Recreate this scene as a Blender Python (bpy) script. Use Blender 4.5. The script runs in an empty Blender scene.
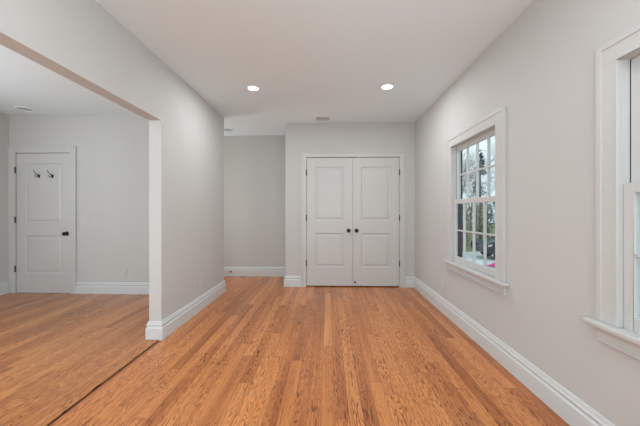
import bpy, bmesh, math, random
from mathutils import Vector, Matrix
random.seed(7)
S = bpy.context.scene
C = S.collection

# ------------------------------------------------------------------ camera
F_PX = 295.0
YAW = math.atan(8 / F_PX)
cam = bpy.data.cameras.new('camera')
cam.sensor_width = 36.0
cam.lens = 36.0 * F_PX / 640.0
cam.shift_y = -1.0 / 640.0
cam.clip_start = 0.02
cam_o = bpy.data.objects.new('camera', cam)
C.objects.link(cam_o)
cam_o.location = (0, 0, 1.19)
cam_o.rotation_euler = (math.radians(90), 0, YAW)
S.camera = cam_o

# ------------------------------------------------------------------ sky, added fill lights, exposure
w = bpy.data.worlds.new('sky'); S.world = w
w.use_nodes = True
nt = w.node_tree
bg = nt.nodes['Background']
tc = nt.nodes.new('ShaderNodeTexCoord')
no = nt.nodes.new('ShaderNodeTexNoise'); no.inputs['Scale'].default_value = 3.0; no.inputs['Detail'].default_value = 5
cr = nt.nodes.new('ShaderNodeValToRGB')
cr.color_ramp.elements[0].position = .38; cr.color_ramp.elements[0].color = (.42, .66, .78, 1)
cr.color_ramp.elements[1].position = .62; cr.color_ramp.elements[1].color = (.80, .91, .95, 1)
nt.links.new(tc.outputs['Generated'], no.inputs['Vector'])
nt.links.new(no.outputs['Fac'], cr.inputs['Fac'])
nt.links.new(cr.outputs['Color'], bg.inputs['Color'])
bg.inputs['Strength'].default_value = .92

def area(name, loc, rot, sx, sy, power, col=(1, 1, 1)):
    l = bpy.data.lights.new(name, 'AREA'); l.shape = 'RECTANGLE'
    l.size = sx; l.size_y = sy; l.energy = power; l.color = col
    o = bpy.data.objects.new(name, l); C.objects.link(o)
    o.location = loc; o.rotation_euler = rot
    return o
R90 = math.pi / 2
COOL = (.86, .94, 1.0)
UP = math.radians(32)          # tips the added fill lights upwards to brighten the ceiling
area('added_fill_rear', (0, -1.66, 1.45), (R90 + UP, 0, 0), 2.0, 1.5, 27, COOL)             # added out of view as room fill; shines towards +y
area('added_fill_right_rear', (1.44, -.75, 1.35), (R90 + UP, 0, R90), 1.2, 1.4, 36, COOL)        # added to fill header and left wall; shines towards -x
area('added_fill_side_room', (-4.74, 1.2, 1.45), (R90 + UP, 0, -R90), 2.0, 1.5, 38, (.92, .96, 1.0))   # added out of view as side room fill; shines towards +x
area('added_fill_side_room_rear', (-3.1, -1.66, 1.45), (R90 + UP, 0, 0), 2.0, 1.5, 23, (.92, .96, 1.0))  # added side room fill from behind, out of view
area('added_fill_hall_end', (-3.22, 4.95, 1.45), (R90, 0, -R90), .8, 1.5, 10, (1.0, .94, .89))       # added out of view to brighten the hall; shines towards +x

vs = S.view_settings
vs.view_transform = 'Standard'; vs.look = 'None'; vs.gamma = 1.0
vs.use_curve_mapping = False
vs.exposure = 0.55

# ------------------------------------------------------------------ materials
def principled(name, col, rough=.5, metal=0.0, spec=.5, bump=None):
    m = bpy.data.materials.new(name); m.use_nodes = True
    t = m.node_tree; b = t.nodes['Principled BSDF']
    b.inputs['Base Color'].default_value = (*col, 1)
    b.inputs['Roughness'].default_value = rough
    b.inputs['Metallic'].default_value = metal
    b.inputs['Specular IOR Level'].default_value = spec
    if bump:
        sc, st = bump
        c = t.nodes.new('ShaderNodeTexCoord'); n = t.nodes.new('ShaderNodeTexNoise')
        n.inputs['Scale'].default_value = sc; n.inputs['Detail'].default_value = 3
        bp = t.nodes.new('ShaderNodeBump'); bp.inputs['Strength'].default_value = st; bp.inputs['Distance'].default_value = .002
        t.links.new(c.outputs['Object'], n.inputs['Vector']); t.links.new(n.outputs['Fac'], bp.inputs['Height'])
        t.links.new(bp.outputs['Normal'], b.inputs['Normal'])
    return m

def two_tone(name, c1, c2, scale, rough=.8, spec=.2):
    m = principled(name, c1, rough, 0, spec)
    t = m.node_tree; b = t.nodes['Principled BSDF']
    c = t.nodes.new('ShaderNodeTexCoord'); n = t.nodes.new('ShaderNodeTexNoise')
    n.inputs['Scale'].default_value = scale; n.inputs['Detail'].default_value = 4
    r = t.nodes.new('ShaderNodeValToRGB')
    r.color_ramp.elements[0].position = .35; r.color_ramp.elements[0].color = (*c1, 1)
    r.color_ramp.elements[1].position = .65; r.color_ramp.elements[1].color = (*c2, 1)
    t.links.new(c.outputs['Object'], n.inputs['Vector']); t.links.new(n.outputs['Fac'], r.inputs['Fac'])
    t.links.new(r.outputs['Color'], b.inputs['Base Color'])
    return m

WALL = principled('white_wall_paint', (.585, .582, .562), .75, 0, .25, (60, .08))
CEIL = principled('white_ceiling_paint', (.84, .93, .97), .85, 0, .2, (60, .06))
TRIM = principled('white_trim_enamel', (.60, .598, .58), .38, 0, .45)
BASEB = principled('white_baseboard_enamel', (.665, .69, .69), .38, 0, .45)
PLASTIC = principled('white_plastic', (.60, .60, .58), .4)
BRONZE = principled('dark_bronze_metal', (.035, .03, .028), .32, .8)
STEEL = principled('dark_steel', (.10, .09, .08), .35, .9)
NAVY = principled('navy_painted_track', (.035, .05, .085), .5)
TYRE = principled('black_rubber', (.015, .015, .016), .8)
SUBFLOOR_SHADE = principled('subfloor_and_seam_shade', (.05, .022, .011), .9)  # subfloor colour, also painted as shade in the floor seam
GREY = principled('grey_duct_metal', (.22, .22, .215), .6)
BAFFLE = principled('lamp_baffle', (.52, .52, .51), .5)

def emitter(name, col, s):
    m = bpy.data.materials.new(name); m.use_nodes = True
    b = m.node_tree.nodes['Principled BSDF']
    b.inputs['Base Color'].default_value = (.9, .9, .88, 1)
    b.inputs['Emission Color'].default_value = (*col, 1); b.inputs['Emission Strength'].default_value = s
    return m
LAMP = emitter('lit_lamp_lens', (1, .98, .94), 2.5)

def glass_mat():
    m = bpy.data.materials.new('window_glass'); m.use_nodes = True
    t = m.node_tree; t.nodes.clear()
    out = t.nodes.new('ShaderNodeOutputMaterial'); mix = t.nodes.new('ShaderNodeMixShader')
    lw = t.nodes.new('ShaderNodeLayerWeight'); lw.inputs['Blend'].default_value = .5
    pw = t.nodes.new('ShaderNodeMath'); pw.operation = 'POWER'; pw.inputs[1].default_value = 5.0
    fr = t.nodes.new('ShaderNodeMath'); fr.operation = 'MULTIPLY_ADD'; fr.inputs[1].default_value = .5; fr.inputs[2].default_value = .02
    t.links.new(lw.outputs['Facing'], pw.inputs[0]); t.links.new(pw.outputs[0], fr.inputs[0])
    tr = t.nodes.new('ShaderNodeBsdfTransparent'); tr.inputs['Color'].default_value = (.96, .975, .97, 1)
    gl = t.nodes.new('ShaderNodeBsdfGlossy'); gl.inputs['Roughness'].default_value = .03
    t.links.new(fr.outputs[0], mix.inputs[0]); t.links.new(tr.outputs[0], mix.inputs[1])
    t.links.new(gl.outputs[0], mix.inputs[2]); t.links.new(mix.outputs[0], out.inputs[0])
    return m
GLASS = glass_mat()

def oak(name, cols, seed, grain=.55):
    """Stained strip oak laid along y: strips, butt joints, cathedral grain, pores."""
    m = bpy.data.materials.new(name); m.use_nodes = True
    t = m.node_tree; b = t.nodes['Principled BSDF']
    N = t.nodes.new; L = t.links.new
    def math_(op, a, bb=None, c=None):
        n = N('ShaderNodeMath'); n.operation = op
        for i, v in enumerate((a, bb, c)):
            if v is None: continue
            if isinstance(v, (int, float)): n.inputs[i].default_value = v
            else: L(v, n.inputs[i])
        return n.outputs[0]
    co = N('ShaderNodeTexCoord'); sp = N('ShaderNodeSeparateXYZ'); L(co.outputs['Object'], sp.inputs[0])
    W, LEN = .0826, 1.7
    xs = math_('DIVIDE', math_('ADD', sp.outputs['X'], 20.0 + seed * .031), W)
    ix = math_('FLOOR', xs); fx = math_('FRACT', xs)
    def white(*v):
        c = N('ShaderNodeCombineXYZ')
        for i, q in enumerate(v):
            if isinstance(q, (int, float)): c.inputs[i].default_value = q
            else: L(q, c.inputs[i])
        n = N('ShaderNodeTexWhiteNoise'); n.noise_dimensions = '3D'; L(c.outputs[0], n.inputs['Vector'])
        return n
    off = white(ix, seed, 3.1)
    ys = math_('ADD', math_('DIVIDE', math_('ADD', sp.outputs['Y'], 20.0), LEN), math_('MULTIPLY', off.outputs['Value'], 7.0))
    iy = math_('FLOOR', ys); fy = math_('FRACT', ys)
    rn = white(ix, iy, seed + .5); rs = N('ShaderNodeSeparateColor'); L(rn.outputs['Color'], rs.inputs[0])
    r1, r2, r3 = rs.outputs[0], rs.outputs[1], rs.outputs[2]
    # cathedral rings: stretched noise, shifted per board, folded into bands
    def noise(xm, ym, det, rough=.55, dist=0.0):
        c = N('ShaderNodeCombineXYZ')
        L(math_('ADD', math_('MULTIPLY', sp.outputs['X'], xm), math_('MULTIPLY', r1, 50.0)), c.inputs[0])
        L(math_('ADD', math_('MULTIPLY', sp.outputs['Y'], ym), math_('MULTIPLY', r2, 50.0)), c.inputs[1])
        L(math_('MULTIPLY', r3, 20.0), c.inputs[2])
        n = N('ShaderNodeTexNoise'); n.inputs['Scale'].default_value = 1.0; n.inputs['Detail'].default_value = det
        n.inputs['Roughness'].default_value = rough; n.inputs['Distortion'].default_value = dist
        L(c.outputs[0], n.inputs['Vector']); return n.outputs['Fac']
    rings = noise(15.0, 1.5, 2.0, .5, .2)
    band = math_('FRACT', math_('MULTIPLY', rings, 19.0))
    rr = N('ShaderNodeValToRGB')
    e = rr.color_ramp.elements
    e[0].position = 0; e[0].color = (1, 1, 1, 1); e[1].position = .36; e[1].color = (0, 0, 0, 1)
    x = e.new(.88); x.color = (0, 0, 0, 1); x = e.new(1.0); x.color = (1, 1, 1, 1)
    L(band, rr.inputs[0])
    pores = noise(230.0, 9.0, 2.0)
    pr = N('ShaderNodeMapRange'); pr.inputs['From Min'].default_value = .36; pr.inputs['From Max'].default_value = .62
    L(pores, pr.inputs['Value'])
    g = math_('MULTIPLY', rr.outputs['Color'], math_('SUBTRACT', 1.15, math_('MULTIPLY', pr.outputs[0], .75)))
    patch = noise(7.0, .7, 2.0)
    streak = noise(75.0, 1.0, 3.0)
    # board tone
    ramp = N('ShaderNodeValToRGB'); e = ramp.color_ramp.elements
    e[0].position = 0; e[0].color = (*cols[0], 1); e[1].position = 1; e[1].color = (*cols[2], 1)
    x = e.new(.45); x.color = (*cols[1], 1)
    tone = math_('ADD', math_('MULTIPLY_ADD', r3, .52, .16), math_('MULTIPLY', math_('SUBTRACT', patch, .5), .9))
    tone = math_('ADD', tone, math_('MULTIPLY', math_('SUBTRACT', streak, .5), .7))
    L(tone, ramp.inputs[0])
    mix = N('ShaderNodeMix'); mix.data_type = 'RGBA'; mix.blend_type = 'MULTIPLY'
    msk = N('ShaderNodeMapRange'); msk.inputs['From Min'].default_value = .40; msk.inputs['From Max'].default_value = .60
    msk.inputs['To Min'].default_value = .45
    L(noise(11.0, 2.2, 2.0), msk.inputs['Value'])
    fleck = noise(300.0, 16.0, 1.0)
    fl = N('ShaderNodeMapRange'); fl.inputs['From Min'].default_value = .60; fl.inputs['From Max'].default_value = .72
    L(fleck, fl.inputs['Value'])
    g = math_('MAXIMUM', math_('MULTIPLY', g, msk.outputs[0]), math_('MULTIPLY', fl.outputs[0], .75))
    fac = math_('MULTIPLY', g, math_('ADD', grain * .55, math_('MULTIPLY', r2, grain * .75)))
    cl = N('ShaderNodeClamp'); L(fac, cl.inputs[0])
    L(cl.outputs[0], mix.inputs[0]); L(ramp.outputs[0], mix.inputs[6]); mix.inputs[7].default_value = (.27, .175, .11, 1)
    # joints between boards
    ex = math_('MINIMUM', fx, math_('SUBTRACT', 1.0, fx))
    ey = math_('MINIMUM', fy, math_('SUBTRACT', 1.0, fy))
    jx = math_('LESS_THAN', ex, .012); jy = math_('LESS_THAN', ey, .0009)
    j = math_('MULTIPLY', math_('MAXIMUM', jx, jy), .7)
    mix2 = N('ShaderNodeMix'); mix2.data_type = 'RGBA'
    L(j, mix2.inputs[0]); L(mix.outputs[2], mix2.inputs[6]); mix2.inputs[7].default_value = (.11, .042, .018, 1)
    L(mix2.outputs[2], b.inputs['Base Color'])
    b.inputs['Roughness'].default_value = .24
    b.inputs['Specular IOR Level'].default_value = .6
    bp = N('ShaderNodeBump'); bp.inputs['Strength'].default_value = .06; bp.inputs['Distance'].default_value = .002
    L(math_('SUBTRACT', math_('MULTIPLY', g, -.5), j), bp.inputs['Height']); L(bp.outputs[0], b.inputs['Normal'])
    return m
OAK = oak('red_oak_strip_floor', ((.37, .108, .027), (.64, .226, .066), (.82, .335, .108)), 1.0, 1.3)
OAK2 = oak('golden_oak_strip_floor', ((.37, .122, .034), (.61, .232, .074), (.79, .34, .118)), 2.0, 1.3)

# ------------------------------------------------------------------ mesh helpers
def bx(bm, x0, x1, y0, y1, z0, z1):
    v = [bm.verts.new(p) for p in ((x0,y0,z0),(x1,y0,z0),(x1,y1,z0),(x0,y1,z0),(x0,y0,z1),(x1,y0,z1),(x1,y1,z1),(x0,y1,z1))]
    for f in ((3,2,1,0),(4,5,6,7),(0,1,5,4),(1,2,6,5),(2,3,7,6),(3,0,4,7)):
        bm.faces.new([v[i] for i in f])

def tube(bm, pts, rads, n=8, caps=True):
    rings = []
    pts = [Vector(p) for p in pts]
    prev = None
    for i, p in enumerate(pts):
        d = (pts[min(i+1, len(pts)-1)] - pts[max(i-1, 0)]).normalized()
        if prev is None:
            a = d.orthogonal().normalized()
        else:
            a = (prev - d * prev.dot(d))
            a = a.normalized() if a.length > 1e-6 else d.orthogonal().normalized()
        prev = a; b = d.cross(a)
        rings.append([bm.verts.new(p + (a*math.cos(2*math.pi*k/n) + b*math.sin(2*math.pi*k/n)) * rads[i]) for k in range(n)])
    for r, q in zip(rings, rings[1:]):
        for k in range(n):
            bm.faces.new((r[k], r[(k+1)%n], q[(k+1)%n], q[k]))
    if caps:
        bm.faces.new(rings[0][::-1]); bm.faces.new(rings[-1])

def lathe(bm, prof, origin, axis='z', n=24, sx=1, sy=1):
    """prof: (radius, height) pairs revolved round an axis through origin."""
    rings = []
    for r, h in prof:
        ring = []
        for k in range(n):
            a = 2*math.pi*k/n
            p = Vector((math.cos(a)*r*sx, math.sin(a)*r*sy, h))
            if axis == '-y': p = Vector((p.x, -p.z, p.y))
            elif axis == '-x': p = Vector((-p.z, p.x, p.y))
            elif axis == 'x': p = Vector((p.z, p.x, p.y))
            elif axis == '-z': p = Vector((p.x, -p.y, -p.z))
            ring.append(bm.verts.new(Vector(origin) + p))
        rings.append(ring)
    for r, q in zip(rings, rings[1:]):
        for k in range(n):
            bm.faces.new((r[k], r[(k+1)%n], q[(k+1)%n], q[k]))
    if prof[0][0] > 1e-5: bm.faces.new(rings[0][::-1])
    if prof[-1][0] > 1e-5: bm.faces.new(rings[-1])

def obj(name, bm, mat, parent=None, bevel=0, smooth=False):
    bmesh.ops.remove_doubles(bm, verts=bm.verts, dist=1e-6)
    bmesh.ops.recalc_face_normals(bm, faces=bm.faces)
    me = bpy.data.meshes.new(name); bm.to_mesh(me); bm.free()
    if smooth:
        for p in me.polygons: p.use_smooth = True
    me.materials.append(mat)
    o = bpy.data.objects.new(name, me); C.objects.link(o)
    if parent:
        o.parent = parent
        o.matrix_parent_inverse = Matrix.Translation(-parent.location)
    if bevel:
        md = o.modifiers.new('bevel', 'BEVEL'); md.width = bevel; md.segments = 2; md.limit_method = 'ANGLE'; md.angle_limit = math.radians(40)
    return o

def tag(o, label, cat, kind=None, group=None):
    o['label'] = label; o['category'] = cat
    if kind: o['kind'] = kind
    if group: o['group'] = group
    return o

def empty(name, loc, label, cat, kind=None, group=None):
    o = bpy.data.objects.new(name, None); C.objects.link(o)
    o.location = loc; o.empty_display_size = .1
    return tag(o, label, cat, kind, group)

def boxes(*bs):
    bm = bmesh.new()
    for b in bs: bx(bm, *b)
    return bm

# ------------------------------------------------------------------ setting: shell
ZC = 2.605
XR, XRO = 1.37, 1.475          # right wall inside / outside faces
XL, XLO = -1.555, -1.67        # partition: this room's face / side room's face
YF = 4.70                      # closet wall
YH = 5.44                      # hall end wall
YS = 4.19                      # side room back wall
XS = -4.66                     # side room far left wall
YR = -1.6                      # wall behind the camera
A0, A1 = 2.415, 3.275          # far window opening along y
B0, B1 = .553, 1.413           # near window opening
WZ0, WZ1 = .625, 1.90

def struct(name, bm, mat, label, cat, **k):
    return tag(obj(name, bm, mat, **k), label, cat, 'structure')

struct('floor', boxes((XL + .004, XR + .13, YR - .15, YF, -.06, 0), (-3.3, XR + .13, YF, YH + .15, -.06, 0),
                      (-3.3, XL + .004, YS + .18, YF, -.06, 0)),
       OAK, 'reddish oak strip floor of the main room and the hall', 'floor')
struct('floor_side', boxes((XS - .14, XL - .017, YR - .15, YS + .17, -.06, .008)), OAK2,
       'golden oak strip floor of the side room beyond the opening', 'floor', bevel=.006)
struct('floor_base_seam_shade', boxes((XS - .14, XR + .13, YR - .15, YH + .15, -.12, -.062), (XL - .0165, XL + .0035, YR - .1, 2.69, -.0615, -.003)), SUBFLOOR_SHADE,  # thin strip coloured dark for the shade along the side floor's edge
       'subfloor with a dark strip painted as shade in the seam where the two rooms meet', 'floor')
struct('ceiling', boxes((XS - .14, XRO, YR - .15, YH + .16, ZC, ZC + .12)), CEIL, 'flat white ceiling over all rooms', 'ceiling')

def wall_y(x0, x1, ya, yb, holes):
    """wall slab between x0 and x1, running along y, with holes (y0, y1, z0, z1)."""
    bs = []; y = ya
    for (h0, h1, z0, z1) in sorted(holes):
        bs.append((x0, x1, y, h0, 0, ZC))
        if z0 > 0: bs.append((x0, x1, h0, h1, 0, z0))
        bs.append((x0, x1, h0, h1, z1, ZC)); y = h1
    bs.append((x0, x1, y, yb, 0, ZC))
    return boxes(*bs)
def wall_x(y0, y1, xa, xb, holes):
    bs = []; x = xa
    for (h0, h1, z0, z1) in sorted(holes):
        bs.append((x, h0, y0, y1, 0, ZC))
        if z0 > 0: bs.append((h0, h1, y0, y1, 0, z0))
        bs.append((h0, h1, y0, y1, z1, ZC)); x = h1
    bs.append((x, xb, y0, y1, 0, ZC))
    return boxes(*bs)

struct('wall_right', wall_y(XR, XRO, YR - .15, YH + .15, [(A0 - .012, A1 + .012, WZ0 - .012, WZ1 + .012), (B0 - .012, B1 + .012, WZ0 - .012, WZ1 + .012), (-1.4, -.1, .6, 2.1)]),  # hole behind the camera added for the right rear fill light
       WALL, 'white wall on the right that holds both windows', 'wall')
struct('wall_left', wall_y(XLO, XL, YR, YS + .18, [(-.7, 2.712, 0, 2.045)]), WALL,
       'white partition wall on the left with the wide opening', 'wall')
DL0, DL1 = -.343, 1.128        # closet opening
struct('wall_closet', wall_x(YF, YF + .12, -.68, XR, [(DL0 - .02, DL1 + .02, 0, 2.085)]), WALL,
       'white wall around the double closet doors', 'wall')
struct('wall_closet_side', boxes((-.68, -.57, YF + .12, YH, 0, ZC)), WALL, 'white side wall of the closet facing the hall', 'wall')
struct('wall_hall', wall_x(YH, YH + .15, -3.3, XR, []), WALL, 'shaded white wall at the end of the hall', 'wall')
struct('wall_hall_end', wall_y(-3.3, -3.16, YS + .18, YH, [(4.55, 5.35, .7, 2.2)]), WALL, 'white wall closing the hall to the left', 'wall')  # unseen opening added for the hall fill light
SD0, SD1 = -4.556, -3.74       # side room door
struct('wall_back', wall_x(YS, YS + .18, XS, XLO, [(SD0 - .02, SD1 + .02, 0, 2.07)]), WALL,
       'white back wall of the side room with the hook door', 'wall')
struct('wall_side', wall_y(XS - .14, XS, YR - .15, YS + .18, [(.2, 2.2, .7, 2.2)]), WALL,  # unseen opening added for the side room fill light
       'white outer wall of the side room at the left edge', 'wall')
struct('wall_rear', wall_x(YR - .15, YR, XS, XR, [(-4.1, -2.1, .7, 2.2), (-1.0, 1.0, .7, 2.2)]), WALL,
       'white wall behind the camera with two openings added for the fill lights', 'wall')

# ------------------------------------------------------------------ baseboards: moulded profile swept with mitres
PROF = [(0, 0), (.022, 0), (.022, .108), (.019, .115), (.013, .119), (.013, .131), (.018, .137), (.018, .143), (.012, .149), (.010, .160), (.006, .170), (0, .172)]
def sweep(pts, prof=PROF, z=0.0):
    """pts: wall line in plan, the room lying to the LEFT of the direction of travel."""
    bm = bmesh.new(); P = [Vector((p[0], p[1])) for p in pts]; rings = []
    for i, p in enumerate(P):
        ns = []
        if i > 0: d = (P[i] - P[i-1]).normalized(); ns.append(Vector((-d.y, d.x)))
        if i < len(P) - 1: d = (P[i+1] - P[i]).normalized(); ns.append(Vector((-d.y, d.x)))
        n = ns[0] if len(ns) == 1 else (ns[0] + ns[1]) / (1 + ns[0].dot(ns[1]))
        rings.append([bm.verts.new((p.x + n.x*a, p.y + n.y*a, z + h)) for a, h in prof])
    k = len(prof)
    for r, q in zip(rings, rings[1:]):
        for j in range(k):
            bm.faces.new((r[j], q[j], q[(j+1) % k], r[(j+1) % k]))
    bm.faces.new(rings[0]); bm.faces.new(rings[-1][::-1])
    return bm
def base(name, pts, label):
    tag(obj(name, sweep(pts), BASEB), label, 'baseboard', 'structure')
CL0, CL1 = DL0 - .09, DL1 + .09
base('baseboard_right', [(XR, YR), (XR, YF), (CL1 + .002, YF)], 'white moulded baseboard along the right window wall')
base('baseboard_closet', [(CL0 - .002, YF), (-.68, YF), (-.68, YH)], 'short white baseboard left of the closet doors')
base('baseboard_hall', [(-.68 - .024, YH), (-3.16, YH)], 'white baseboard at the end of the hall')
base('baseboard_left', [(-1.75, YS + .18), (XL, YS + .18), (XL, 2.712), (XLO, 2.712), (XLO, YS)], 'white baseboard wrapping the end of the partition wall')
base('baseboard_back', [(XLO - .024, YS), (SD1 + .092, YS)], 'white baseboard right of the side room door')
base('baseboard_side', [(XS, YS - .022), (XS, YR)], 'white baseboard at the left edge of the side room')

# ------------------------------------------------------------------ doors
def casing_y(x0, x1, z1, y, wd=.09, left_wd=None):
    """flat casing with a raised outer band round a door opening, on a wall that faces -y."""
    bm = bmesh.new(); lw = left_wd or wd
    T, B = .016, .026
    bx(bm, x0 - lw, x0, y - T, y, 0, z1); bx(bm, x1, x1 + wd, y - T, y, 0, z1)
    bx(bm, x0 - lw, x1 + wd, y - T, y, z1, z1 + wd)
    if lw == wd: bx(bm, x0 - lw - .001, x0 - lw + .02, y - B, y, 0, z1 + wd)
    bx(bm, x1 + wd - .02, x1 + wd + .001, y - B, y, 0, z1 + wd)
    bx(bm, x0 - lw + .02 * (lw == wd), x1 + wd - .02, y - B, y, z1 + wd - .02, z1 + wd + .001)
    for sx, a in ((1, x0 - .018), (-1, x1 + .018)):                     # jambs
        bx(bm, min(a, a + sx*.016), max(a, a + sx*.016), y, y + .12, 0, z1 + .005)
    bx(bm, x0 - .018, x1 + .018, y, y + .12, z1 + .006, z1 + .020)
    bx(bm, x0 - .002, x1 + .002, y + .055, y + .075, z1 - .012, z1 + .006)   # stop
    return bm

def rect_loft(bm, x0, x1, z0, z1, steps):
    """nested rectangles facing -y; steps = (inset, y)."""
    rings = []
    for ins, y in steps:
        rings.append([bm.verts.new(p) for p in ((x0+ins, y, z0+ins), (x1-ins, y, z0+ins), (x1-ins, y, z1-ins), (x0+ins, y, z1-ins))])
    for r, q in zip(rings, rings[1:]):
        for k in range(4): bm.faces.new((r[k], r[(k+1)%4], q[(k+1)%4], q[k]))
    bm.faces.new(rings[-1])

def leaf(x0, x1, z0, z1, y, pans):
    """two-panel door leaf, front at y, facing -y."""
    bm = bmesh.new(); T = .036
    xs = [x0, pans[0][0], pans[0][1], x1]
    zs = [z0]
    for p in sorted(pans, key=lambda p: p[2]): zs += [p[2], p[3]]
    zs.append(z1)
    def q(a, b, c, d): bm.faces.new([bm.verts.new(p) for p in ((a, y, c), (b, y, c), (b, y, d), (a, y, d))])
    for i in range(3):
        for j in range(len(zs) - 1):
            if i == 1 and j % 2 == 1:
                rect_loft(bm, xs[1], xs[2], zs[j], zs[j+1], [(0, y), (.007, y + .010), (.016, y + .012), (.030, y + .012), (.052, y + .004)])
            else: q(xs[i], xs[i+1], zs[j], zs[j+1])
    yb = y + T
    f = [(x0, z0), (x1, z0), (x1, z1), (x0, z1)]
    for k in range(4):
        a, b = f[k], f[(k+1) % 4]
        bm.faces.new([bm.verts.new(p) for p in ((a[0], y, a[1]), (b[0], y, b[1]), (b[0], yb, b[1]), (a[0], yb, a[1]))])
    bm.faces.new([bm.verts.new((p[0], yb, p[1])) for p in f])
    return bm

def hinge(par, x, z, y):
    bm = bmesh.new()
    for k in range(3):
        tube(bm, [(x, y, z - .045 + k*.0305), (x, y, z - .045 + k*.0305 + .029)], [.0075, .0075], 10)
    lathe(bm, [(.0, .0465), (.005, .0475), (.005, .051), (0, .053)], (x, y, z), 'z', 10)
    bx(bm, x - .010, x + .010, y + .004, y + .008, z - .045, z + .045)
    o = obj('hinge', bm, STEEL, par, smooth=False); o['label'] = 'dark metal hinge'
def knob(par, x, z, y, r=.028):
    bm = bmesh.new()
    lathe(bm, [(.0, .066), (r*.55, .064), (r*.9, .056), (r, .046), (r*.9, .036), (r*.45, .028), (.011, .022), (.011, .008)], (x, y, z), '-y', 20)
    o = obj('door_knob', bm, BRONZE, par, smooth=True); o['label'] = 'dark round door knob'
    bm = bmesh.new()
    lathe(bm, [(.0, .010), (.022, .010), (.030, .006), (.032, .0005)], (x, y, z), '-y', 24)
    obj('rosette', bm, BRONZE, o, smooth=True)

# side room door with coat hooks
yd = YS + .004
d1 = struct('door_1', leaf(SD0 + .003, SD1 - .003, .012, 2.046, yd, [(SD0 + .13, SD1 - .13, 1.03, 1.90), (SD0 + .13, SD1 - .13, .29, .845)]),
            TRIM, 'white two-panel door with coat hooks in the side room', 'door')
for z in (1.80, 1.075, .36): hinge(d1, SD0 - .003, z, YS - .016)
knob(d1, SD1 - .062, .875, yd)
struct('trim_1', casing_y(SD0, SD1, 2.052, YS, .09, SD0 - XS - .002), TRIM, 'white casing around the side room door', 'door frame')

# closet pair
mid = .3925
yc = YF + .004
for nm, x0, x1, hx, kx, lab in (('door_2', DL0 + .003, mid - .002, DL0 - .003, mid - .064, 'left white two-panel leaf of the double closet doors'),
                                ('door_3', mid + .002, DL1 - .003, DL1 + .003, mid + .061, 'right white two-panel leaf of the double closet doors')):
    d = struct(nm, leaf(x0, x1, .016, 2.054, yc, [(x0 + .135, x1 - .135, 1.05, 1.91), (x0 + .135, x1 - .135, .31, .855)]), TRIM, lab, 'door')
    for z in (1.815, 1.095, .376): hinge(d, hx, z, YF - .016)
    knob(d, kx, .895, yc, .027)
    s = -1 if nm == 'door_2' else 1
    cx = mid + s * .036
    o = obj('ball_catch', boxes((cx - .026, cx + .026, YF - .0005, YF + .02, 2.0545, 2.0605)), STEEL, d); o['label'] = 'small dark catch on the top edge'
    if s == 1:
        bm = bmesh.new(); lathe(bm, [(0, .018), (.008, .018), (.011, .013), (.011, .004), (.016, .003), (.016, .0003)], (mid + .036, yc, .077), '-y', 16)
        o = obj('door_bumper', bm, STEEL, d, smooth=True); o['label'] = 'small dark bumper low on the leaf'
struct('trim_2', casing_y(DL0, DL1, 2.062, YF), TRIM, 'white casing around the double closet doors', 'door frame')

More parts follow.
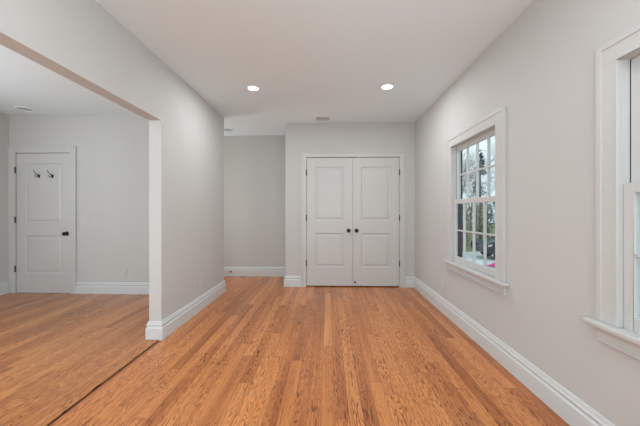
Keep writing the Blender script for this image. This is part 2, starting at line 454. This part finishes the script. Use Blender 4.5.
# ------------------------------------------------------------------ windows
def window(name, y0, y1, label, stile=.034):
    root = empty(name, (XR, (y0 + y1) / 2, WZ0), label, 'window', 'structure')
    z0, z1 = .65, WZ1
    cw, xf = .105, XR
    T, B = .020, .0245
    bm = bmesh.new()                                                    # casing: flat boards, outer band, inner bead
    for a, b in ((y0 - cw, y0), (y1, y1 + cw)): bx(bm, xf - T, xf, a, b, z0 + .001, z1)
    bx(bm, xf - T, xf, y0 - cw, y1 + cw, z1, z1 + cw)
    for a, b in ((y0 - cw - .003, y0 - cw + .026), (y1 + cw - .026, y1 + cw + .003)): bx(bm, xf - B, xf, a, b, z0 + .001, z1 + cw)
    bx(bm, xf - B, xf, y0 - cw + .026, y1 + cw - .026, z1 + cw - .026, z1 + cw + .003)
    for a, b in ((y0 - .012, y0), (y1, y1 + .012)): bx(bm, xf - T - .004, xf, a, b, z0 + .001, z1)
    bx(bm, xf - T - .004, xf, y0, y1, z1, z1 + .012)
    obj('window_casing', bm, TRIM, root, bevel=.002)
    bm = bmesh.new()                                                    # jamb lining
    for a, b in ((y0 - .010, y0), (y1, y1 + .010)): bx(bm, xf - .001, xf + .036, a, b, z0, z1)
    bx(bm, xf - .001, xf + .104, y0, y1, z1, z1 + .010)
    obj('window_jamb', bm, TRIM, root)
    for a, s in ((y0 - .010, 1), (y1 + .010, -1)):                      # dark side tracks outside the lower sash
        bm = bmesh.new()
        bx(bm, xf + .037, xf + .104, min(a, a + s*.008), max(a, a + s*.008), z0, z1)
        for xx in (.069, .082, .095): bx(bm, xf + xx, xf + xx + .006, min(a + s*.008, a + s*.016), max(a + s*.008, a + s*.016), z0, z1)
        o = obj('side_track', bm, NAVY, root); o['label'] = 'dark navy outer track'
    bm = bmesh.new()                                                    # stool with horns and rounded nose
    bx(bm, xf - .058, xf, y0 - cw - .045, y1 + cw + .045, z0 - .026, z0); bx(bm, xf, xf + .060, y0 - .010, y1 + .010, z0 - .026, z0)
    obj('window_stool', bm, TRIM, root, bevel=.007)
    bm = bmesh.new()
    bx(bm, xf - .018, xf, y0 - cw - .005, y1 + cw + .005, z0 - .102, z0 - .0262)
    bx(bm, xf - .030, xf - .018, y0 - cw - .005, y1 + cw + .005, z0 - .044, z0 - .0262)
    bx(bm, xf - .024, xf - .018, y0 - cw - .005, y1 + cw + .005, z0 - .102, z0 - .090)
    obj('window_apron', bm, TRIM, root, bevel=.003)
    obj('outer_sill', boxes((xf + .061, xf + .17, y0 - .02 + .010, y1 + .010, z0 - .020, z0 - .002)), TRIM, root)
    def sash(nm, xa, zb, zt, rb, rt, sw=stile, th=.030):
        ya, yb = y0 + .002, y1 - .002
        bm = bmesh.new()
        bx(bm, xa, xa + th, ya, ya + sw, zb, zt); bx(bm, xa, xa + th, yb - sw, yb, zb, zt)
        bx(bm, xa, xa + th, ya + sw, yb - sw, zb, zb + rb); bx(bm, xa, xa + th, ya + sw, yb - sw, zt - rt, zt)
        gy0, gy1, gz0, gz1 = ya + sw, yb - sw, zb + rb, zt - rt
        mw = .0135
        for k in (1, 2, 3):
            c = gy0 + (gy1 - gy0) * k / 4; bx(bm, xa + .002, xa + th - .004, c - mw/2, c + mw/2, gz0, gz1)
        c = (gz0 + gz1) / 2
        for k in range(4):
            p = gy0 + (gy1 - gy0) * k / 4 + (mw/2 if k else 0); q = gy0 + (gy1 - gy0) * (k+1) / 4 - (mw/2 if k < 3 else 0)
            bx(bm, xa + .002, xa + th - .004, p, q, c - mw/2, c + mw/2)
        o = obj(nm, bm, TRIM, root, bevel=.002)
        obj('pane', boxes((xa + .0130, xa + .0145, gy0, gy1, gz0, gz1)), GLASS, o)
        return o
    zm = 1.278
    lo = sash('lower_sash', xf + .005, z0 + .001, zm + .045, .062, .045)
    sash('upper_sash', xf + .038, zm + .006, z1 - .002, .042, .050)
    yc_ = (y0 + y1) / 2
    bm = boxes((xf + .006, xf + .030, yc_ - .028, yc_ + .028, zm + .0452, zm + .050))
    lathe(bm, [(.012, 0), (.012, .008), (0, .010)], (xf + .018, yc_, zm + .050), 'z', 12)
    bx(bm, xf + .004, xf + .014, yc_ - .004, yc_ + .034, zm + .052, zm + .058)
    obj('sash_lock', bm, PLASTIC, lo)
    return root
window('window_1', A0, A1, 'white double-hung window nearer the closet, with small panes')
window('window_2', B0, B1, 'white double-hung window cut off by the right edge', .046)

# ------------------------------------------------------------------ ceiling fittings
def lamp(name, x, y, r, lit, label, group):
    root = empty(name, (x, y, ZC), label, 'ceiling light', None, group)
    bm = bmesh.new()
    ro = r + (.016 if lit else .024)
    prof = [(r, -.0005), (r, .007), (ro - .008, .006), (ro, .002), (ro, .0003)]
    if not lit: prof = [(r, -.0005), (r, .010), (ro - .010, .012), (ro, .005), (ro, .0003)]
    n = 32; rings = [[bm.verts.new((x + math.cos(2*math.pi*k/n)*a, y + math.sin(2*math.pi*k/n)*a, ZC - b)) for k in range(n)] for a, b in prof]
    for p, q in zip(rings, rings[1:]):
        for k in range(n): bm.faces.new((p[k], p[(k+1)%n], q[(k+1)%n], q[k]))
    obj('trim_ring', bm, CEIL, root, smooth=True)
    bm = bmesh.new(); lathe(bm, [(0, .0045 if lit else .0010), (r - .0008, .0040 if lit else .0010), (r - .0008, .0002)], (x, y, ZC), '-z', 32)
    o = obj('lens', bm, LAMP if lit else BAFFLE, root)
    if lit:
        l = bpy.data.lights.new('lamp_light', 'AREA'); l.shape = 'DISK'; l.size = r * 2; l.energy = 7 if y > 2 else 2.8; l.color = (.93, .97, 1.0)
        q = bpy.data.objects.new('lamp_light', l); C.objects.link(q); q.parent = root; q.location = (0, 0, -.012)
G = 'recessed ceiling lights of the main room'
lamp('recessed_light', -.852, 3.347, .061, True, 'lit round recessed ceiling light nearer the partition wall', G)
lamp('recessed_light', .668, 3.350, .063, True, 'lit round recessed ceiling light nearer the window wall', G)
G2 = 'recessed fill lights added behind the camera'
for y in (.9, -.8):  # lamps added out of view to brighten floor and walls
    for x in (-.852, .668): lamp('recessed_light', x, y, .071, True, 'lit round recessed ceiling light added out of view behind the camera', G2)
lamp('recessed_light', -4.15, 3.935, .082, False, 'unlit round recessed light in the side room ceiling', None)
lamp('recessed_light', -1.72, 5.03, .082, False, 'unlit round recessed light in the hall ceiling', None)

vent = empty('ceiling_vent', (-.079, 4.455, ZC), 'small slotted air vent in the ceiling before the closet doors', 'vent')
vx0, vx1, vy0, vy1 = -.178, .020, 4.375, 4.53
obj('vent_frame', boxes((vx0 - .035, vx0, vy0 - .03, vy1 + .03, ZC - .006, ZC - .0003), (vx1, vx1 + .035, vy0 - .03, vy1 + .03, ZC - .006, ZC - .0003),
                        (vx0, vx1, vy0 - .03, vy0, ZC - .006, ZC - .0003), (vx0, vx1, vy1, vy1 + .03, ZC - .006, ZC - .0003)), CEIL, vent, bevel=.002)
obj('duct_opening', boxes((vx0, vx1, vy0, vy1, ZC - .0015, ZC - .0003)), GREY, vent)['label'] = 'dark grey opening behind the slats'
bm = bmesh.new()
for k in range(9):
    y = vy0 + .010 + k * .0170
    v = [bm.verts.new(p) for p in ((vx0, y, ZC - .002), (vx1, y, ZC - .002), (vx1, y + .007, ZC - .0065), (vx0, y + .007, ZC - .0065))]
    u = [bm.verts.new(p.co + Vector((0, .001, -.0006))) for p in v]
    bm.faces.new(v); bm.faces.new(u[::-1])
    for i in range(4): bm.faces.new((v[i], v[(i+1)%4], u[(i+1)%4], u[i]))
obj('slats', bm, BAFFLE, vent)

# ------------------------------------------------------------------ hooks, plates, door stop
def coat_hook(x, z, label):
    y = yd + .012 - .0081
    root = empty('coat_hook', (x, y, z), label, 'hook', None, 'coat hooks on the side room door')
    bm = bmesh.new(); lathe(bm, [(0, .007), (.012, .007), (.016, .004), (.017, .0002)], (x, y, z), '-y', 20, 1, 1.6)
    obj('back_plate', bm, BRONZE, root, smooth=True)
    bm = bmesh.new()
    tube(bm, [(x, y - .004, z + .004), (x, y - .024, z + .012), (x, y - .046, z + .030), (x, y - .066, z + .050), (x, y - .078, z + .064)], [.008, .0064, .005, .0042, .004], 10)
    lathe(bm, [(0, -.007), (.005, -.005), (.007, 0), (.005, .005), (0, .007)], (x, y - .080, z + .067), 'z', 12)
    obj('long_prong', bm, BRONZE, root, smooth=True)
    bm = bmesh.new()
    tube(bm, [(x, y - .004, z - .008), (x, y - .022, z - .016), (x, y - .040, z - .018), (x, y - .054, z - .010), (x, y - .058, z - .002)], [.008, .0062, .005, .0042, .004], 10)
    lathe(bm, [(0, -.006), (.005, -.004), (.0065, 0), (.005, .004), (0, .006)], (x, y - .058, z + .001), 'z', 12)
    obj('short_prong', bm, BRONZE, root, smooth=True)
coat_hook(-4.222, 1.715, 'dark double coat hook nearer the hinges of the side room door')
coat_hook(-4.018, 1.713, 'dark double coat hook nearer the knob of the side room door')

sw = empty('light_switch', (-3.535, YS, 1.075), 'white double rocker light switch right of the side room door', 'light switch')
x, z = -3.535, 1.075
obj('cover_plate', boxes((x - .058, x + .058, YS - .006, YS - .0003, z - .058, z + .058)), PLASTIC, sw, bevel=.002)
for s in (-1, 1):
    bm = bmesh.new(); cx = x + s * .023
    v = [(cx - .0165, YS - .006, z - .033), (cx + .0165, YS - .006, z - .033), (cx + .0165, YS - .006, z + .033), (cx - .0165, YS - .006, z + .033)]
    f = [(cx - .0155, YS - .0105, z - .032), (cx + .0155, YS - .0105, z - .032), (cx + .0155, YS - .0075, z + .032), (cx - .0155, YS - .0075, z + .032)]
    v = [bm.verts.new(p) for p in v]; f = [bm.verts.new(p) for p in f]
    bm.faces.new(f)
    bm.faces.new(v[::-1])
    for i in range(4): bm.faces.new((v[i], v[(i+1)%4], f[(i+1)%4], f[i]))
    obj('rocker', bm, PLASTIC, sw)

def outlet(p, n, label):
    """duplex wall outlet at p on a wall whose outward axis is n ('-y', '-x', 'x')."""
    root = empty('wall_outlet', p, label, 'outlet')
    M = {'-y': Matrix.Identity(3), '-x': Matrix.Rotation(-R90, 3, 'Z'), 'x': Matrix.Rotation(R90, 3, 'Z')}[n]
    def put(nm, bm, mat, **k):
        for v in bm.verts: v.co = M @ v.co + Vector(p)
        return obj(nm, bm, mat, root, **k)
    put('cover_plate', boxes((-.035, .035, -.006, -.0003, -.057, .057)), PLASTIC, bevel=.002)
    for s in (-1, 1):
        bm = boxes((-.017, .017, -.0085, -.006, s*.021 - .0145, s*.021 + .0145))
        r = put('receptacle', bm, PLASTIC, bevel=.001)
        bm = boxes((-.008, -.006, -.0088, -.0086, s*.021 - .002, s*.021 + .007), (.006, .008, -.0088, -.0086, s*.021 - .001, s*.021 + .006), (-.002, .002, -.0088, -.0086, s*.021 - .010, s*.021 - .006))
        for v in bm.verts: v.co = M @ v.co + Vector(p)
        o = obj('slots', bm, GREY, None); o.parent = r; o.matrix_parent_inverse = Matrix.Translation(-root.location)
outlet((-2.948, YS, .307), '-y', 'white outlet low on the side room back wall')
outlet((XR, 3.55, .298), '-x', 'white outlet low on the window wall under the window')
outlet((XL, 3.53, .323), 'x', 'white outlet low on the partition wall')

ds = empty('door_stop', (-1.80, YH - .022, .085), 'small dark spring door stop on the hall baseboard', 'door stop')
x, y, z = -1.80, YH - .022, .085
bm = bmesh.new(); lathe(bm, [(0, .008), (.010, .008), (.016, .003), (.016, .0003)], (x, y, z), '-y', 16)
obj('stop_base', bm, STEEL, ds, smooth=True)
bm = bmesh.new(); pts = []
for k in range(85):
    a = k / 84 * 2 * math.pi * 7; t = k / 84
    pts.append((x + .0075*math.cos(a) + .015*t, y - .008 - .058*t, z + .0075*math.sin(a) + .012*t))
tube(bm, pts, [.0022]*85, 6)
obj('spring', bm, STEEL, ds, smooth=True)
bm = bmesh.new(); lathe(bm, [(0, .020), (.007, .019), (.010, .014), (.010, .002), (0, 0)], (x + .015, y - .066, z + .012), '-y', 16)
obj('rubber_tip', bm, TYRE, ds, smooth=True)

# ------------------------------------------------------------------ outside, seen through the windows
GZ = -1.4
PAVE = two_tone('pale_concrete', (.70, .70, .68), (.86, .86, .84), 1.5)
LAWN = two_tone('winter_lawn', (.22, .21, .10), (.36, .30, .18), 2.0)
BARK = two_tone('grey_bark', (.12, .115, .12), (.26, .24, .23), 6)
LEAF1 = two_tone('olive_leaves', (.05, .085, .03), (.30, .33, .16), 2.2)
LEAF2 = two_tone('tan_leaves', (.14, .10, .06), (.46, .38, .24), 2.2)
LEAF3 = two_tone('dark_green_leaves', (.035, .07, .05), (.10, .15, .10), 1.5)
NEEDLE = two_tone('blue_green_needles', (.04, .08, .10), (.12, .18, .21), 2)
CARP = principled('dark_blue_car_paint', (.018, .03, .05), .18, .3)
CGLASS = principled('dark_car_glass', (.02, .028, .034), .06)
HEADL = principled('car_lens', (.70, .58, .45), .15)
ALLOY = principled('alloy_wheel', (.45, .45, .46), .3, .9)
PINK = principled('pink_sheet', (.80, .04, .26), .5)

struct('ground', boxes((XRO + .02, 60, -25, 70, GZ - .3, GZ)), LAWN, 'winter lawn outside beyond the windows', 'ground')
struct('path', boxes((XRO + .3, 22, -5, 19.2, GZ, GZ + .03)), PAVE, 'pale concrete driveway outside the far window', 'driveway')  # driveway extended out of view to bounce light up into the room

def bare_tree(x, y, h, seed, label, spread=.55):
    rnd = random.Random(seed)
    root = empty('bare_tree', (x, y, GZ), label, 'tree', None, 'bare trees outside the windows')
    tb, bb = bmesh.new(), bmesh.new()
    def grow(p, d, ln, r, depth, bm):
        n = 4; pts = [p]; rads = [r]
        q = Vector(p); dd = Vector(d)
        for k in range(n):
            dd = (dd + Vector((rnd.uniform(-1, 1), rnd.uniform(-1, 1), rnd.uniform(-.5, .8))) * .16).normalized()
            q = q + dd * ln / n; pts.append(q.copy()); rads.append(r * (1 - .5 * (k+1) / n))
        tube(bm, pts, rads, 8 if depth == 0 else (5 if depth < 3 else 3), False)
        if depth >= 4: return
        m = (9, 7, 5, 4)[depth]
        for k in range(m):
            t = rnd.uniform(.3, 1.0); i = min(n - 1, int(t * n)); b = pts[i].lerp(pts[i+1], t*n - i)
            side = dd.orthogonal().normalized(); side.rotate(Matrix.Rotation(rnd.uniform(0, 2*math.pi), 3, dd))
            nd = (dd * (1 - spread) + side * spread + Vector((0, 0, .25))).normalized()
            grow(b, nd, ln * rnd.uniform(.45, .68), max(rads[i] * .55, .006), depth + 1, bb)
    grow(Vector((x, y, GZ - .05)), Vector((0, 0, 1)), h * .55, h * .0085, 0, tb)
    obj('trunk', tb, BARK, root, smooth=True)
    obj('branches', bb, BARK, root, smooth=True)

def leaf_cloud(bm, centre, rx, ry, rz, n, s, rnd):
    for _ in range(n):
        while True:
            p = Vector((rnd.uniform(-1, 1), rnd.uniform(-1, 1), rnd.uniform(-1, 1)))
            if .25 < p.length < 1: break
        c = Vector(centre) + Vector((p.x*rx, p.y*ry, p.z*rz))
        a = Vector((rnd.uniform(-1, 1), rnd.uniform(-1, 1), rnd.uniform(-1, 1))).normalized(); b = a.orthogonal().normalized()
        k = s * rnd.uniform(.6, 1.3)
        bm.faces.new([bm.verts.new(q) for q in (c - a*k, c - b*k*.5 , c + a*k, c + b*k*.5)])

def shrub(x, y, r, h, mat, seed, label, n=900, s=.10):
    rnd = random.Random(seed)
    root = empty('shrub', (x, y, GZ), label, 'shrub', None, 'shrubs outside the windows')
    bm = bmesh.new()
    for k in range(5):
        a = rnd.uniform(0, 6.28); q = rnd.uniform(0, r*.6)
        tube(bm, [(x, y, GZ - .03), (x + q*.4*math.cos(a), y + q*.4*math.sin(a), GZ + h*.4), (x + q*math.cos(a), y + q*math.sin(a), GZ + h*.8)], [.04, .03, .012], 5)
    obj('stems', bm, BARK, root)
    bm = bmesh.new()
    for k in range(6):
        a = rnd.uniform(0, 6.28); q = rnd.uniform(0, r*.55)
        leaf_cloud(bm, (x + q*math.cos(a), y + q*math.sin(a), GZ + h * rnd.uniform(.35, .75)), r*.6, r*.6, h*.30, n // 6, s, rnd)
    obj('foliage', bm, mat, root)

def conifer(x, y, h, r, seed, label, z0=1.2):
    rnd = random.Random(seed)
    root = empty('conifer_tree', (x, y, GZ), label, 'tree')
    bm = bmesh.new(); tube(bm, [(x, y, GZ - .05), (x, y, GZ + h*.5), (x, y, GZ + h)], [h*.018, h*.012, .01], 8)
    obj('trunk', bm, BARK, root, smooth=True)
    bm = bmesh.new()
    for k in range(90):
        t = rnd.random() ** .8; z = GZ + z0 + (h - z0) * t; ln = r * (1.05 - t) * rnd.uniform(.7, 1.1); a = rnd.uniform(0, 6.28)
        for j in range(26):
            u = rnd.uniform(.15, 1); c = Vector((x + math.cos(a)*ln*u, y + math.sin(a)*ln*u, z - ln*.25*u + rnd.uniform(-.05, .05)))
            d = Vector((math.cos(a + rnd.uniform(-1, 1)), math.sin(a + rnd.uniform(-1, 1)), rnd.uniform(-.5, .1))) * .20
            e = Vector((-d.y, d.x, 0)).normalized() * .035
            bm.faces.new([bm.verts.new(q) for q in (c - e, c + d*.5 - e*1.4, c + d, c + e)])
    obj('foliage', bm, NEEDLE, root)

bare_tree(11.9, 25.6, 9.5, 3, 'slim bare tree behind the dark parked car')
bare_tree(19.6, 31.0, 10.5, 8, 'bare tree beside the conifer, towards the near side of the window')
bare_tree(9.6, 44.0, 9.0, 11, 'bare tree well back, at the far side of the window')
bare_tree(20.0, 17.0, 9.0, 14, 'bare tree outside the window at the right edge')
bare_tree(16.6, 39.0, 10.0, 31, 'bare tree some way behind the conifer')
bare_tree(22.0, 46.0, 13.0, 35, 'tall bare tree furthest back, behind all the other trees')
bare_tree(24.0, 24.0, 10.0, 37, 'bare tree on the lawn off to the side of the driveway')
shrub(23.0, 20.0, 1.8, 3.0, LEAF3, 41, 'dark green shrub on the lawn off to the side of the driveway', 800, .12)
shrub(24.0, 15.5, 1.7, 2.8, LEAF1, 42, 'olive shrub at the edge of the lawn beyond the driveway', 800, .12)
conifer(14.75, 29.0, 8.6, 1.1, 4, 'narrow blue-green conifer rising above the shrubs', 4.2)
shrub(9.6, 21.2, 1.3, 3.6, LEAF1, 21, 'olive leafy shrub at the far side of the window', 1300, .09)
shrub(11.5, 23.4, 1.35, 3.8, LEAF2, 22, 'tan-leaved shrub behind the parked car', 900, .08)
shrub(13.6, 22.4, 1.35, 3.5, LEAF1, 23, 'olive green shrub behind the windscreen of the parked car', 900, .09)
shrub(8.0, 18.2, .7, 1.3, LEAF2, 24, 'low tan shrub in front of the parked car nose', 600, .08)
shrub(17.2, 20.5, 1.6, 3.2, LEAF3, 25, 'dark green shrub outside the window at the right edge', 900)
shrub(13.4, 25.2, 1.4, 3.9, LEAF3, 26, 'dark green shrub at the back behind the olive shrubs', 1200)

def car(x, y, label):
    """SUV side-on along x, nose at low x."""
    root = empty('car', (x + 2.2, y, GZ + .03), label, 'car')
    z = GZ + .03
    prof = [(0.10, .38), (.02, .62), (.06, .86), (.30, .98), (1.15, 1.06), (1.75, 1.55), (2.1, 1.66), (3.7, 1.64), (4.25, 1.25), (4.42, 1.0), (4.45, .55), (4.36, .36)]
    def arch(cx): return [(cx + .40*math.cos(a), .34 + .40*math.sin(a)) for a in (0, .5, 1.05, 1.57, 2.1, 2.64, 3.14)]
    low = [(4.36, .36)] + arch(3.55) + arch(.86) + [(.10, .38)]
    poly = prof + low[1:-1]
    bm = bmesh.new(); Wd = .88
    def ring(yy, ins): return [bm.verts.new((x + px, yy, z + pz - (ins if pz > 1.1 else 0)*.0)) for px, pz in poly]
    layers = []
    for yy, tum in ((-Wd, .16), (-Wd*.55, 0), (Wd*.55, 0), (Wd, .16)):
        L = []
        for px, pz in poly:
            s = 1 - (tum * max(0, pz - 1.0) / .66 if tum else 0)
            L.append(bm.verts.new((x + px, y + yy * s, z + pz + (.02 if tum == 0 and pz > .9 else 0))))
        layers.append(L)
    k = len(poly)
    for a, b in zip(layers, layers[1:]):
        for j in range(k): bm.faces.new((a[j], a[(j+1)%k], b[(j+1)%k], b[j]))
    bm.faces.new(layers[0]); bm.faces.new(layers[-1][::-1])
    obj('body', bm, CARP, root)
    def side(nm, pts, mat, lab, s):
        bm = bmesh.new(); f, g = [], []
        for px, pz in pts:
            t = 1 - .16 * max(0, pz - 1.0) / .66
            f.append(bm.verts.new((x + px, y + s*(Wd*t + .012), z + pz))); g.append(bm.verts.new((x + px, y + s*(Wd*t - .01), z + pz)))
        bm.faces.new(f); bm.faces.new(g[::-1]); n = len(f)
        for j in range(n): bm.faces.new((f[j], f[(j+1)%n], g[(j+1)%n], g[j]))
        o = obj(nm, bm, mat, root); o['label'] = lab
    for s in (-1, 1):
        side('side_window', [(1.40, 1.10), (1.86, 1.52), (2.62, 1.57), (2.62, 1.10)], CGLASS, 'dark side window', s)
        side('side_window', [(2.70, 1.10), (2.70, 1.57), (3.62, 1.55), (4.02, 1.14)], CGLASS, 'dark side window', s)
        side('headlight', [(.10, .72), (.12, .83), (.32, .86), (.30, .75)], HEADL, 'pale headlight lens', s)
        side('tail_light', [(4.20, .92), (4.24, 1.16), (4.40, 1.0), (4.42, .92)], principled('red_lens', (.3, .01, .01), .2), 'red tail light', s)
        for cx in (.86, 3.55):
            bm = bmesh.new(); c = (x + cx, y + s*.70, z + .34)
            tube(bm, [(c[0], c[1] - .11, c[2]), (c[0], c[1] - .09, c[2]), (c[0], c[1] + .09, c[2]), (c[0], c[1] + .11, c[2])], [.30, .34, .34, .30], 28)
            wh = obj('wheel', bm, TYRE, root)
            bm = bmesh.new(); tube(bm, [(c[0], c[1] + s*.100, c[2]), (c[0], c[1] + s*.120, c[2])], [.23, .20], 20)
            h = obj('hubcap', bm, ALLOY, None); h.parent = wh; h.matrix_parent_inverse = Matrix.Translation(-root.location)
    bm = boxes((x + 1.16, x + 1.70, y - .62, y + .62, z, z + .012))
    for v in bm.verts: v.co.z += 1.10 + (v.co.x - x - 1.16) * (.47 / .56)
    o = obj('windscreen', bm, CGLASS, root); o['label'] = 'dark windscreen'
car(8.3, 16.6, 'dark blue parked car seen low through the far window')

# pink sheet lying in folds on the drive
bm = bmesh.new(); rnd = random.Random(2); n = 9
g = [[bm.verts.new((7.45 + i*.11 , 13.6 + j*.09, GZ + .055 + .30*math.exp(-((i-5)**2 + (j-4)**2)/7) + .025*math.sin(i*1.9 + j*.7) + rnd.uniform(0, .012))) for i in range(n)] for j in range(n)]
for j in range(n - 1):
    for i in range(n - 1):
        if i + .6*j >= 2: bm.faces.new((g[j][i], g[j][i+1], g[j+1][i+1], g[j+1][i]))
for v in [v for v in bm.verts if not v.link_faces]: bm.verts.remove(v)
o = tag(obj('plastic_sheet', bm, PINK, smooth=True), 'bright pink sheet lying on the pale driveway outside the far window', 'sheet')
md = o.modifiers.new('thick', 'SOLIDIFY'); md.thickness = .012
